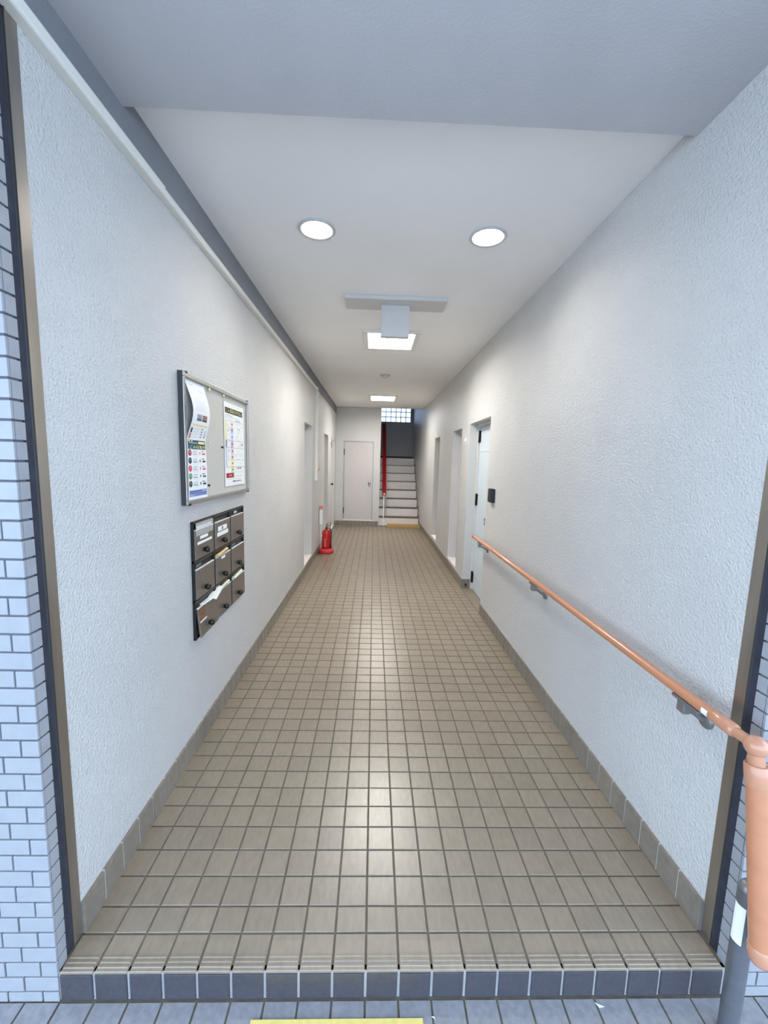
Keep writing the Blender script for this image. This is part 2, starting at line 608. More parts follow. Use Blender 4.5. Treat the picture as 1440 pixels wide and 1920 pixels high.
def steel_frame(name, X, s, label):
    root = MB().box(X - s * 0.002, X + s * 0.03, 1.0965, 1.1345, 0.0, ZP).build(name, M_steel)
    tag(root, label, 'door frame', kind='structure')
    MB().box(X - s * 0.0045, X - s * 0.001, 1.0965, 1.0998, 0.0, ZP).build('frame_lip', M_steel, root)
    MB().box(X + s * 0.004, X + s * 0.03, 1.071, 1.0965, -0.02, ZP).build('sealant_strip', M_seal, root)
    return root
steel_frame('trim_1', XL, -1, 'upright brown steel frame strip between left brick tiles and white wall')
steel_frame('trim_2', XR, 1, 'upright brown steel frame strip behind the handrail on the right')

# ------------------------------------------------------------------ skirting tiles
def skirting(name, X, s, spans, label):
    mb = MB()
    H, T = 0.112, 0.012
    for a, b in spans:
        mb.box(X + s * 0.01, X - s * (T - 0.003), a + 0.004, b - 0.004, -0.004, H - 0.001)
    root = mb.build(name, M_skg)
    tag(root, label, 'skirting', kind='structure')
    cacheb = {}
    for a, b in spans:
        y = a
        while y < b - 0.004:
            y2 = min(y + PY, b)
            ys_ = y + (0.0035 if y > a else 0.0)
            wdt = round(y2 - ys_ - 0.0035, 4)
            if wdt > 0.004:
                if wdt not in cacheb:
                    q = MB().bbox(-0.005, 0.005, 0, wdt, 0.0, H, 0.0015).mesh('skirting_tile')
                    q.materials.append(M_skirt)
                    cacheb[wdt] = q
                o = link('skirting_tile', cacheb[wdt], root)
                o.location = (X - s * (T - 0.005 + random.uniform(-0.0004, 0.0006)), ys_, 0)
            y = y2
    return root
skirting('baseboard_left', XL, -1, [(1.136, 8.43), (9.20, YB)], 'low beige tile skirting along the left wall')
skirting('baseboard_right', XR, 1, [(1.136, 3.97), (4.82, YB)], 'low beige tile skirting along the right wall')
MB().bbox(XR - 0.010, XR + 0.094, 4.811, 4.8195, 0.0, 0.112, 0.0015).build('skirting_tile', M_skirt, bpy.data.objects['baseboard_right'])
root = MB().box(XL, XS, YB - 0.009, YB, -0.004, 0.110).build('baseboard_back', M_skg)
tag(root, 'low beige tile skirting under the grey end door', 'skirting', kind='structure')
q = MB().bbox(-0.0475, 0.0475, -0.005, 0.005, 0, 0.112, 0.0015).mesh('skirting_tile')
q.materials.append(M_skirt)
for k in range(10):
    o = link('skirting_tile', q, root)
    o.location = (XL + 0.015 + 0.05 + 0.1 * k, YB - 0.008, 0)

# ------------------------------------------------------------------ doors
def lever(mb_root, pts, r, m, name):
    return MB().tube(pts, r, 10).build(name, m, mb_root)

def side_door(name, X, s, op, label, leafm, depth=0.11, sill=True):
    a, b, z0, z1 = op
    root = empty(name)
    tag(root, label, 'door', kind='structure')
    xi = X + s * depth
    e = 0.002
    # frame in the depth of the wall
    fr = MB()
    fr.box(xi - s * 0.02, xi + s * 0.05, a + e, a + 0.035, z0, z1 - e)
    fr.box(xi - s * 0.02, xi + s * 0.05, b - 0.035, b - e, z0, z1 - e)
    fr.box(xi - s * 0.02, xi + s * 0.05, a + 0.035, b - 0.035, z1 - 0.035, z1 - e)
    fr.build('door_frame', M_jamb, root)
    leaf = MB().bbox(xi, xi + s * 0.04, a + 0.038, b - 0.038, z0 + 0.004, z1 - 0.038, 0.002).build('door_leaf', leafm, root)
    MB().box(xi + s * 0.045, xi + s * 0.06, a + 0.03, b - 0.03, z0, z1 - 0.03).build('door_back', M_jamb, root)
    if sill:
        MB().bbox(X - s * 0.004, xi + s * 0.06, a + 0.001, b - 0.001, z0 - 0.0115, z0 - 0.0005, 0.002).build('door_sill', M_sill, root)
    return root, leaf, xi

def knob_set(leaf, x, y, z, s, m=None):
    MB().lathe((x, y, z), [(0.0, 0.0), (0.028, 0.0), (0.028, -s * 0.006), (0.012, -s * 0.008), (0.011, -s * 0.035), (0.024, -s * 0.042), (0.028, -s * 0.055), (0.022, -s * 0.068), (0.0, -s * 0.07)], 16, 'x').build('knob', m or M_chrome, leaf)

# left wall
r, lf, xi = side_door('door_1', XL, -1, DL[0], 'narrow recessed grey door in left wall before the white duct', M_door)
knob_set(lf, xi, 5.32, 1.02, -1)
r, lf, xi = side_door('door_2', XL, -1, DL[1], 'narrow recessed door in left wall behind the fire extinguisher', M_door)
knob_set(lf, xi, 7.38, 1.02, -1)
r, lf, xi = side_door('door_3', XL, -1, DL[2], 'pale recessed door in left wall nearest the end wall', M_jamb, depth=0.03)
MB().lathe((xi, 8.56, 1.02), [(0.0, 0.0), (0.03, 0.0), (0.03, 0.012), (0.014, 0.016), (0.014, 0.045), (0.026, 0.05), (0.028, 0.066), (0.0, 0.072)], 14, 'x').build('knob', M_black, lf)
for z in (1.84, 0.16):
    MB().bbox(xi - 0.001, xi + 0.034, 8.475, 8.505, z - 0.065, z + 0.065, 0.003).build('hinge', M_knob, r)

# right wall
r, lf, xi = side_door('door_4', XR, 1, DR[0], 'pale blue door at floor level behind the far end of the handrail', M_doorb, depth=0.115, sill=False)
for z in (1.835, 1.10, 0.155):
    MB().tube([(xi - 0.012, 4.776, z - 0.07), (xi - 0.012, 4.776, z + 0.07)], 0.011, 10).box(xi - 0.004, xi + 0.002, 4.74, 4.80, z - 0.065, z + 0.065).build('hinge', M_knob, r)
knob_set(lf, xi, 4.07, 1.02, 1)
MB().box(xi - 0.004, xi, 4.03, 4.76, 1.66, 1.668).box(xi - 0.003, xi, 4.03, 4.76, 0.20, 0.208).build('door_moulding', M_jamb, lf)
sl = MB().bbox(xi - 0.008, xi, 4.07, 4.40, 0.85, 0.93, 0.003).build('letter_slot', M_chrome, lf)
MB().box(xi - 0.010, xi - 0.0085, 4.08, 4.39, 0.912, 0.922).build('slot_gap', M_black, lf)
MB().bbox(XR + 0.03, XR + 0.05, 4.775, 4.815, 0.03, 0.06, 0.004).build('door_stop', M_black, r)
r, lf, xi = side_door('door_5', XR, 1, DR[1], 'narrow recessed door in right wall beside the small grey plate', M_door)
knob_set(lf, xi, 5.34, 1.02, 1)
r, lf, xi = side_door('door_6', XR, 1, DR[2], 'narrow recessed door in right wall nearest the stairs', M_door)
knob_set(lf, xi, 7.08, 1.02, 1)

# grey door in the end wall
root = empty('door_7')
tag(root, 'light grey flush door with round knob in the end wall', 'door', kind='structure')
a, b, z0, z1 = bd
MB().box(a, a + 0.02, YB - 0.006, YB + 0.09, z0, z1).box(b - 0.02, b, YB - 0.006, YB + 0.09, z0, z1).box(a + 0.02, b - 0.02, YB - 0.006, YB + 0.09, z1 - 0.022, z1).build('door_frame', M_alu, root)
lf = MB().bbox(a + 0.024, b - 0.024, YB + 0.006, YB + 0.046, z0 + 0.004, z1 - 0.027, 0.002).build('door_leaf', M_door, root)
MB().box(a, b, YB + 0.05, YB + 0.09, z0, z1).build('door_back', M_dark, root)
MB().bbox(a - 0.01, b + 0.01, YB - 0.012, YB + 0.09, z0 - 0.028, z0 - 0.001, 0.002).build('door_sill', M_sill, root)
for z in (1.72, 0.36):
    MB().tube([(a + 0.022, YB - 0.006, z - 0.07), (a + 0.022, YB - 0.006, z + 0.07)], 0.010, 10).build('hinge', M_knob, root)
MB().lathe((-0.094, YB + 0.006, 1.03), [(0.0, 0), (0.033, 0), (0.033, -0.006), (0.013, -0.009), (0.012, -0.035), (0.027, -0.042), (0.031, -0.058), (0.024, -0.072), (0, -0.075)], 20, 'y').build('knob', M_chrome, lf)

# ------------------------------------------------------------------ stairs
st = empty('staircase')
tag(st, 'white painted steps rising to a landing at the corridor end', 'stairs', kind='structure')
Y1, TR, RH, NS = 9.60, 0.227, 0.2045, 8
for i in range(NS):
    y = Y1 + TR * i
    z = RH * (i + 1)
    ye = y + TR + 0.02 if i < NS - 1 else YW
    s_ = MB().box(XS, XR, y, ye, z - RH, z - 0.004).build('step', M_step, st)
    MB().bbox(XS + 0.19, XR - 0.035, y - 0.004, y + 0.001, z - RH + 0.004, z - 0.014, 0.001).build('riser_board', M_step, s_)
    MB().box(XS, XR, y - 0.012, ye, z - 0.010, z).build('tread', M_nose, s_)
    MB().box(XR - 0.028, XR, y - 0.02, y + TR, z - RH, z + 0.045).build('side_skirt', M_skirt, s_)
tag(MB().bbox(XS, XR, YW - 0.015, YW, RH * NS, RH * NS + 0.05, 0.002).build('baseboard_landing', mat('dark_skirting', (52, 48, 46), 0.6)), 'dark skirting strip at the back of the stair landing', 'skirting', kind='structure')
pl = MB().bbox(0.345, 1.105, 9.30, 9.56, 0.0, 0.055, 0.004)
tag(pl.build('wooden_plank', M_plank), 'bare wooden plank lying at the foot of the stairs', 'plank')

ban = empty('stair_railing')
tag(ban, 'red topped handrail with white post on the left of the stairs', 'railing')
def rail_z(y):
    return 0.78 + (y - 9.58) * (RH / TR)
prof = [(-0.045, -0.03), (-0.045, 0.02), (-0.03, 0.035), (0.03, 0.035), (0.045, 0.02), (0.045, -0.03)]
vs, n = [], len(prof)
for yy in (9.56, 11.55):
    zz = rail_z(yy)
    vs += [(0.262 + p, yy, zz + q) for p, q in prof]
MB().add(vs, [(k, (k + 1) % n, n + (k + 1) % n, n + k) for k in range(n)] + [tuple(range(n)), tuple(range(n, 2 * n))]).build('rail', M_redd, ban)
MB().tube([(0.262, 9.55, rail_z(9.56)), (0.262, 9.548, rail_z(9.56))], 0.016, 12).build('rail_end_cap', M_chrome, ban)
for yy in (9.60, 10.5, 11.5):
    k = max(0, min(NS, int((yy - Y1) / TR) + 1)) if yy > Y1 else 0
    zb = RH * k
    MB().bbox(0.242, 0.270, yy - 0.012, yy + 0.012, zb, rail_z(yy) - 0.02, 0.002).build('post', M_white, ban)
for yy in (9.72, 9.92):
    k = int((yy - Y1) / TR) + 1
    MB().bbox(0.300, 0.318, yy - 0.008, yy + 0.008, RH * k, rail_z(yy) - 0.02, 0.002).build('baluster', M_alu, ban)

# glass block window
win = empty('window_1')
tag(win, 'bright glass block window high above the stairs', 'window', kind='structure')
P_ = 0.145
gj = MB()
for i in range(7):
    x = WX0 + P_ * i
    gj.box(x - 0.0075, x + 0.0075, YW + 0.018, YW + 0.10, WZ0, WZ1)
for j in range(5):
    z = WZ0 + P_ * j
    gj.box(WX0, WX1, YW + 0.018, YW + 0.10, z - 0.0075, z + 0.0075)
gj.build('block_joint', M_gjoint, win)
gb = MB().bbox(-0.0625, 0.0625, 0, 0.075, -0.0625, 0.0625, 0.008).mesh('glass_block')
gb.materials.append(M_glass)
for i in range(6):
    for j in range(4):
        o = link('glass_block', gb, win)
        o.location = (WX0 + P_ * (i + 0.5), YW + 0.025, WZ0 + P_ * (j + 0.5))

# ------------------------------------------------------------------ ceiling fittings
def downlight(cx, cy, label):
    root = empty('downlight')
    tag(root, label, 'lamp', 'round ceiling lamps near the entrance')
    MB().lathe((cx, cy, ZC), [(0.086, 0.004), (0.098, 0.0005), (0.100, -0.005), (0.094, -0.010), (0.082, -0.007), (0.077, 0.004), (0.080, 0.012), (0.086, 0.006)], 40).build('trim_ring', M_trim, root)
    MB().lathe((cx, cy, ZC), [(0.081, 0.006), (0.078, 0.050), (0.077, 0.056)], 40).build('reflector', M_refl, root)
    MB().lathe((cx, cy, ZC), [(0.0, 0.032), (0.04, 0.034), (0.068, 0.042), (0.0775, 0.052)], 32).build('diffuser', M_lens, root)
    MB().lathe((cx, cy, ZC), [(0.0, 0.12), (0.087, 0.12), (0.087, 0.058), (0.0, 0.058)], 24).build('housing', M_trim, root)
downlight(*DOWN[0], 'round recessed ceiling lamp nearest the white duct')
downlight(*DOWN[1], 'round recessed ceiling lamp nearest the handrail wall')

def square_light(cx, cy, hx, hy, label):
    root = empty('square_ceiling_light')
    tag(root, label, 'lamp', 'square recessed ceiling lights')
    t = 0.05
    fr = MB()
    for (x0, x1, y0, y1) in ((cx - hx, cx + hx, cy - hy, cy - hy + t), (cx - hx, cx + hx, cy + hy - t, cy + hy), (cx - hx, cx - hx + t, cy - hy + t, cy + hy - t), (cx + hx - t, cx + hx, cy - hy + t, cy + hy - t)):
        fr.bbox(x0, x1, y0, y1, ZC - 0.020, ZC - 0.0005, 0.004)
    fr.build('frame', M_white, root)
    h = MB()
    zt = ZC + 0.06
    x0, x1, y0, y1 = cx - hx + t, cx + hx - t, cy - hy + t, cy + hy - t
    for p in ((x0, x1, y0 - 0.006, y0), (x0, x1, y1, y1 + 0.006), (x0 - 0.006, x0, y0, y1), (x1, x1 + 0.006, y0, y1)):
        h.box(p[0], p[1], p[2], p[3], ZC - 0.004, zt + 0.05)
    h.box(x0, x1, y0, y1, zt + 0.04, zt + 0.05)
    h.build('housing', M_white, root)
    for k in (0, 1):
        xa = x0 + 0.006 + k * (x1 - x0) / 2
        xb = x0 - 0.006 + (k + 1) * (x1 - x0) / 2
        MB().bbox(xa, xb, y0 + 0.004, y1 - 0.004, ZC + 0.030, ZC + 0.054, 0.004).build('diffuser', M_panel, root)
    MB().box(cx - 0.005, cx + 0.005, y0, y1, ZC - 0.002, zt).build('divider', M_white, root)
square_light(*LIGHT_SQ[0], 'square recessed ceiling light just behind the hanging sign box')
square_light(*LIGHT_SQ[1], 'square recessed ceiling light near the stairs')

sg = empty('hanging_sign_box')
tag(sg, 'blank grey sign box hanging from a flat ceiling plate', 'sign')
MB().bbox(-0.248, 0.520, 3.18, 3.405, ZC - 0.030, ZC - 0.0005, 0.003).build('mounting_plate', M_signg, sg)
MB().bbox(0.026, 0.246, 3.285, 3.345, 2.478, ZC - 0.030, 0.004).build('sign_body', M_signg, sg)
MB().bbox(0.032, 0.240, 3.345, 3.352, 2.484, ZC - 0.05, 0.002).build('sign_face', M_white, sg)

sd = empty('smoke_detector')
tag(sd, 'small round grey detector on the ceiling between the square lights', 'detector')
MB().lathe((0.127, 5.97, ZC), [(0.0, 0.001), (0.075, 0.001), (0.078, -0.008), (0.070, -0.014), (0, -0.014)], 28).build('base', M_trim, sd)
MB().lathe((0.127, 5.97, ZC - 0.014), [(0.045, 0.0), (0.043, -0.018), (0.03, -0.028), (0, -0.03)], 24).build('dome', M_signg, sd)

# ------------------------------------------------------------------ duct along the left wall
def duct_prof(h, d, z0, X):
    """rounded small channel: flat bottom, rounded outer corners"""
    r = 0.009
    pts = [(X, z0), (X + d - r, z0)]
    for k in range(5):
        a = -math.pi / 2 + math.pi / 2 * k / 4
        pts.append((X + d - r + r * math.cos(a), z0 + r + r * math.sin(a)))
    for k in range(5):
        a = math.pi / 2 * k / 4
        pts.append((X + d - r + r * math.cos(a), z0 + h - r + r * math.sin(a)))
    pts.append((X, z0 + h))
    return pts
du = empty('cable_duct')
tag(du, 'cream plastic cable duct running high along the left wall', 'duct')
MB().extr(duct_prof(0.040, 0.034, 2.534, XL + 0.0005), 1.045, 1.775).build('wide_cover', M_pvc, du)
MB().extr(duct_prof(0.034, 0.030, 2.538, XL + 0.0005), 1.775, 6.21).build('narrow_cover', M_pvc, du)
vp = [(p, 6.175 + (q - 2.534 - 0.021)) for p, q in duct_prof(0.042, 0.040, 2.534, XL + 0.0005)]
MB().extr(vp, 1.205, 2.572, axis='z').build('drop_cover', M_pvc, du)

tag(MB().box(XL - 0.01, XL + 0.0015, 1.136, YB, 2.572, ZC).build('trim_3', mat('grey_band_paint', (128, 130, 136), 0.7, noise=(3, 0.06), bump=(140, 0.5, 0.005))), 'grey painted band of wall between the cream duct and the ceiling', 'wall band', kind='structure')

# ------------------------------------------------------------------ notice board
nb = empty('notice_board')
tag(nb, 'grey metal framed notice board on the left wall above the letterboxes', 'notice board')
y0, y1, z0, z1 = 1.895, 2.842, 1.283, 1.892
fx = XL + 0.026
def frame_piece(a, b, c, d):
    return MB().bbox(XL + 0.001, fx, a, b, c, d, 0.003)
t = 0.022
frame_piece(y0, y1, z1 - t, z1).build('frame_rail', M_alu, nb)
frame_piece(y0, y1, z0, z0 + t).build('frame_rail', M_alu, nb)
frame_piece(y0, y0 + t, z0 + t, z1 - t).build('frame_rail', M_alu, nb)
frame_piece(y1 - t, y1, z0 + t, z1 - t).build('frame_rail', M_alu, nb)
MB().box(XL + 0.0005, fx - 0.004, y0 - 0.003, y0, z0, z1).build('edge_strip', M_dalu, nb)
MB().box(XL + 0.001, XL + 0.012, y0 + t, y1 - t, z0 + t, z1 - t).build('pin_panel', M_felt, nb)
for yy, zz in ((y0 + 0.03, z1 - 0.002), (y0 + 0.03, z0 + 0.002), (y1 - 0.03, z1 - 0.002), (y1 - 0.03, z0 + 0.002)):
    MB().bbox(XL + 0.012, fx + 0.002, yy - 0.008, yy + 0.008, zz - 0.005, zz + 0.005, 0.001).build('corner_clip', M_knob, nb)
XBD = XL + 0.012

class Sheet:
    """a pinned paper: (y from left edge, z from bottom) mapped to the board, with a bulge"""
    def __init__(s, name, ya, yb, za, zb, bulge, label, cat='notice'):
        s.ya, s.yb, s.za, s.zb, s.bulge = ya, yb, za, zb, bulge
        mb = MB()
        nu, nv = 8, 28
        for side in (0, 1):
            vs = []
            for j in range(nv + 1):
                for i in range(nu + 1):
                    vs.append(s.at(i / nu, j / nv, 0.0006 if side else 0.0))
            mb.add(vs, [(j * (nu + 1) + i, j * (nu + 1) + i + 1, (j + 1) * (nu + 1) + i + 1, (j + 1) * (nu + 1) + i) for j in range(nv) for i in range(nu)], True)
        s.o = mb.build(name, M_paper)
        tag(s.o, label, cat)
    def at(s, u, v, off=0.0):
        return (XBD + 0.0016 + off + s.bulge(u, v), s.ya + (s.yb - s.ya) * u, s.za + (s.zb - s.za) * v)
    def rect(s, u0, u1, v0, v1, rgb, name='printed_block', lift=0.0004):
        m = mat('ink_%02x%02x%02x' % rgb, rgb, rough=0.7)
        mb = MB()
        nv = max(1, int((v1 - v0) * 28))
        vs = []
        for j in range(nv + 1):
            for i in (0, 1):
                vs.append(s.at(u0 + (u1 - u0) * i, v0 + (v1 - v0) * j / nv, 0.0007 + lift))
        mb.add(vs, [(2 * j, 2 * j + 1, 2 * j + 3, 2 * j + 2) for j in range(nv)])
        return mb
    def rects(s, items, name, lift=0.0004):
        """items of one colour joined as one print"""
        by = {}
        for (u0, u1, v0, v1, rgb) in items:
            by.setdefault(rgb, []).append(s.rect(u0, u1, v0, v1, rgb, lift=lift))
        for rgb, ms in by.items():
            a = ms[0]
            for b in ms[1:]:
                a.add(b.v, b.f)
            p = a.build(name, MATS['ink_%02x%02x%02x' % rgb], s.o)
            if len(ms) > 1:
                p['kind'] = 'stuff'
    def disc(s, u, v, ru, rv, rgb, name):
        m = mat('ink_%02x%02x%02x' % rgb, rgb, rough=0.7)
        n = 20
        vs = [s.at(u + ru * math.cos(2 * math.pi * k / n), v + rv * math.sin(2 * math.pi * k / n), 0.0011) for k in range(n)]
        MB().add(vs, [tuple(range(n))]).build(name, m, s.o)
    def text(s, body, u, v, wu, hv, rgb, name='lettering', lift=0.0009):
        m = mat('ink_%02x%02x%02x' % rgb, rgb, rough=0.7)
        vs, fs = text_2d(body, 1.0)
        if not vs:
            return
        xs = [p[0] for p in vs]
        zs = [p[1] for p in vs]
        cx, cz = (min(xs) + max(xs)) / 2, (min(zs) + max(zs)) / 2
        sx, sz = wu / (max(xs) - min(xs)), hv / (max(zs) - min(zs))
        MB().add([s.at(u + (p[0] - cx) * sx, v + (p[1] - cz) * sz, 0.0007 + lift) for p in vs], fs).build(name, m, s.o)

def bulgeA(u, v):
    # pinned along the top and tucked behind the lower sheet; bellies out in between
    q = max(0.0, 1 - v)
    c = math.sin(math.pi * min(1, q)) ** 1.5
    return 0.034 * c * (1.0 - 0.35 * u) + 0.006 * math.sin(math.pi * q) * u
A = Sheet('paper_notice', 1.936, 2.143, 1.585, 1.864, bulgeA, 'white printed sheet with two small photos curling off the notice board')
lines = []
for k in range(7):
    lines.append((0.14, 0.80 - 0.06 * (k % 3), 0.70 - 0.03 * k, 0.705 - 0.03 * k, (206, 206, 206)))
lines += [(0.55, 0.86, 0.86, 0.872, (214, 214, 214)), (0.1, 0.35, 0.93, 0.945, (200, 200, 204))]
A.rects(lines, 'text_lines')
A.rects([(0.24, 0.50, 0.345, 0.455, (150, 160, 178))], 'photo_print')
A.rects([(0.54, 0.82, 0.345, 0.455, (150, 118, 104))], 'photo_print')
A.rects([(0.24, 0.50, 0.345, 0.385, (96, 112, 128)), (0.54, 0.82, 0.345, 0.375, (98, 66, 58))], 'photo_print', 0.0008)
A.rects([(0.12, 0.92, 0.255, 0.285, (246, 216, 150))], 'yellow_band')
it = []
for k in range(4):
    it += [(0.26, 0.50, 0.205 - 0.045 * k, 0.210 - 0.045 * k, (196, 198, 206)), (0.62, 0.72, 0.205 - 0.045 * k, 0.222 - 0.045 * k, (120, 122, 140))]
it += [(0.84, 0.90, 0.08, 0.20, (190, 190, 196)), (0.85, 0.89, 0.06, 0.11, (110, 112, 130))]
A.rects(it, 'table_print')
A.rects([(0.07, 0.15, 0.14, 0.22, (86, 60, 70)), (0.06, 0.14, 0.04, 0.13, (196, 120, 140))], 'side_print')

def bulgeB(u, v):
    return 0.0025 + 0.004 * math.sin(math.pi * (1 - v)) * u + 0.004 * (1 - v) ** 2 * u
B = Sheet('collection_notice', 1.932, 2.138, 1.303, 1.594, bulgeB, 'rubbish collection notice with blue yellow heading and five coloured discs', 'poster')
B.rects([(0.04, 0.97, 0.835, 0.985, (38, 66, 98))], 'heading_panel')
B.rects([(0.04, 0.97, 0.912, 0.916, (24, 40, 52))], 'heading_rule', 0.0007)
B.rects([(0.06, 0.14, 0.955, 0.978, (236, 238, 150)), (0.20, 0.27, 0.955, 0.978, (236, 238, 150)), (0.10, 0.54, 0.925, 0.950, (120, 164, 150)), (0.58, 0.93, 0.925, 0.968, (232, 222, 150))], 'heading_print', 0.0008)
B.text('ご', 0.19, 0.873, 0.15, 0.052, (232, 240, 250))
B.text('み収集所', 0.62, 0.873, 0.66, 0.056, (238, 232, 120))
dc = [(150, 60, 70), (52, 54, 78), (214, 84, 104), (108, 150, 124), (58, 62, 62)]
dc2 = [(196, 120, 126), (110, 112, 134), (226, 120, 136), (140, 176, 152), (110, 116, 112)]
tc = [(214, 110, 118), (70, 70, 78), (216, 96, 118), (84, 90, 90), (60, 62, 66)]
for k in range(5):
    v = 0.775 - 0.128 * k
    B.disc(0.12, v, 0.085, 0.052, dc[k], 'coloured_disc')
    B.rects([(0.06, 0.18, v - 0.002, v + 0.022, dc2[k])], 'disc_band', 0.0009)
    B.rects([(0.26, 0.50, v + 0.022, v + 0.030, (150, 156, 160)), (0.26, 0.46, v - 0.004, v + 0.004, (140, 140, 146)), (0.26, 0.50, v - 0.030, v - 0.020, tc[k]), (0.26, 0.55, v - 0.056, v - 0.053, (190, 196, 190))], 'row_text')
    B.rects([(0.61, 0.66, v - 0.024, v + 0.016, tc[k]), (0.72, 0.88, v + 0.022, v + 0.034, tc[k]), (0.76, 0.93, v - 0.030, v + 0.002, tc[k])], 'row_heading')
B.rects([(0.04, 0.97, 0.05, 0.16, (150, 170, 214))], 'footer_panel')
B.rects([(0.06, 0.70, 0.125, 0.142, (40, 58, 130)), (0.06, 0.95, 0.095, 0.108, (44, 62, 130)), (0.30, 0.95, 0.062, 0.080, (112, 108, 164))], 'footer_text', 0.0008)
B.disc(0.13, 0.072, 0.085, 0.018, (206, 222, 196), 'footer_emblem')

Cp = Sheet('sorting_poster', 2.412, 2.765, 1.340, 1.834, lambda u, v: 0.001 + 0.003 * u * (1 - v), 'tall rubbish sorting chart with black heading and red box', 'poster')
Cp.rects([(0.05, 0.93, 0.875, 0.94, (28, 28, 26))], 'heading_panel')
Cp.text('ごみ', 0.17, 0.908, 0.16, 0.040, (214, 206, 120))
Cp.text('資源の分け方', 0.50, 0.908, 0.46, 0.046, (238, 230, 140))
Cp.text('出し方', 0.83, 0.908, 0.17, 0.042, (228, 220, 160))
Cp.rects([(0.06, 0.40, 0.845, 0.853, (178, 182, 206)), (0.06, 0.80, 0.825, 0.831, (196, 198, 210)), (0.55, 0.78, 0.800, 0.812, (160, 176, 206))], 'intro_text')
Cp.rects([(0.05, 0.97, 0.7895, 0.7925, (150, 150, 150)), (0.05, 0.97, 0.5545, 0.557, (110, 110, 116)), (0.05, 0.97, 0.466, 0.469, (120, 120, 126)), (0.3, 0.97, 0.384, 0.386, (160, 160, 160)), (0.14, 0.97, 0.318, 0.320, (150, 150, 150)), (0.05, 0.97, 0.2295, 0.233, (90, 90, 92)), (0.3, 0.97, 0.164, 0.166, (150, 150, 150)), (0.3, 0.9, 0.112, 0.115, (120, 120, 120))], 'table_rules', 0.0009)
cells = [(0.785, 0.715, (250, 214, 196)), (0.715, 0.64, (196, 188, 214)), (0.64, 0.557, (208, 216, 244)), (0.555, 0.469, (206, 176, 204)), (0.466, 0.386, (230, 196, 208)), (0.384, 0.32, (232, 206, 186)), (0.318, 0.233, (246, 230, 150)), (0.2295, 0.166, (222, 220, 170))]
for v1_, v0_, c in cells:
    Cp.rects([(0.30, 0.42, v0_, v1_ - 0.003, c)], 'colour_cell')
    Cp.rects([(0.335, 0.395, (v0_ + v1_) / 2 - 0.008, (v0_ + v1_) / 2 + 0.010, tuple(int(q * 0.55) for q in c))], 'cell_text', 0.0009)
Cp.rects([(0.05, 0.115, 0.56, 0.785, (236, 232, 150))], 'side_band')
Cp.rects([(0.05, 0.115, 0.47, 0.553, (140, 140, 150))], 'side_band')
Cp.rects([(0.05, 0.115, 0.235, 0.464, (196, 206, 226))], 'side_band')
it = []
rr = random.Random(3)
for k in range(44):
    v = 0.18 + 0.60 * rr.random()
    u = rr.uniform(0.46, 0.9)
    it.append((u, u + rr.uniform(0.02, 0.10), v, v + 0.006, (196, 200, 200)))
for k in range(26):
    v = 0.25 + 0.52 * rr.random()
    u = rr.uniform(0.14, 0.24)
    it.append((u, u + 0.03, v, v + 0.010, (176, 182, 190)))
Cp.rects(it, 'table_text')
Cp.rects([(0.62, 0.68, 0.205, 0.222, (60, 60, 62)), (0.72, 0.79, 0.205, 0.222, (60, 60, 62)), (0.86, 0.90, 0.50, 0.53, (90, 90, 90)), (0.72, 0.76, 0.70, 0.715, (120, 120, 126))], 'pictograms')
Cp.rects([(0.06, 0.42, 0.10, 0.158, (164, 34, 44))], 'red_box')
Cp.text('注意', 0.24, 0.130, 0.16, 0.026, (255, 200, 206))
Cp.rects([(0.08, 0.80, 0.078, 0.083, (196, 196, 204)), (0.35, 0.80, 0.045, 0.060, (150, 154, 180)), (0.40, 0.46, 0.043, 0.063, (70, 80, 110))], 'footer_text')

def pin(name, y, z, m, label, r=0.006):
    o = MB().lathe((XBD + 0.001, y, z), [(0, 0), (r * 0.6, 0.0), (r * 0.5, 0.004), (r, 0.006), (r, 0.010), (0, 0.011)], 12, 'x').build(name, m)
    tag(o, label, 'pin')
pinw = mat('pin_yellow', (240, 236, 180), 0.4)
pin('push_pin', 2.198, 1.860, pinw, 'pale yellow pin just right of the curling sheet', 0.009)
pin('push_pin', 2.402, 1.860, pinw, 'pale yellow pin above the left corner of the sorting chart', 0.009)
pin('push_pin', 2.370, 1.568, M_black, 'black pin left of the sorting chart at mid board', 0.007)
pin('push_pin', 2.166, 1.362, M_knob, 'grey pin low beside the collection notice', 0.007)
pin('push_pin', 2.183, 1.585, M_white, 'white pin in the bare felt beside the collection notice heading', 0.005)

# ------------------------------------------------------------------ letterboxes
ml = empty('letterbox_unit')
tag(ml, 'bank of nine steel letterboxes in a black frame on the left wall', 'letterbox')
my0, my1, mz0, mz1 = 1.975, 2.747, 0.588, 1.192
cw, ch = (my1 - my0) / 3, (mz1 - mz0) / 3
body = MB().box(XL - 0.001, XL + 0.003, my0, my1, mz0, mz1)
body.build('backing', M_boxblk, ml)
grid = MB()
g = 0.010
for i in range(4):
    yy = my0 + cw * i
    grid.box(XL + 0.003, XL + 0.013, max(my0, yy - g), min(my1, yy + g), mz0, mz1)
grid.build('divider', M_boxblk, ml)
for j in range(4):
    zz = mz0 + ch * j
    MB().box(XL + 0.003, XL + 0.0115, my0, my1, max(mz0, zz - 0.006), min(mz1, zz + 0.006)).build('shelf_edge', M_boxblk, ml)
    if 0 < j:
        MB().box(XL + 0.0115, XL + 0.0125, my0 + 0.012, my1 - 0.012, zz - 0.0075, zz - 0.0060).build('shelf_trim', M_alu, ml)
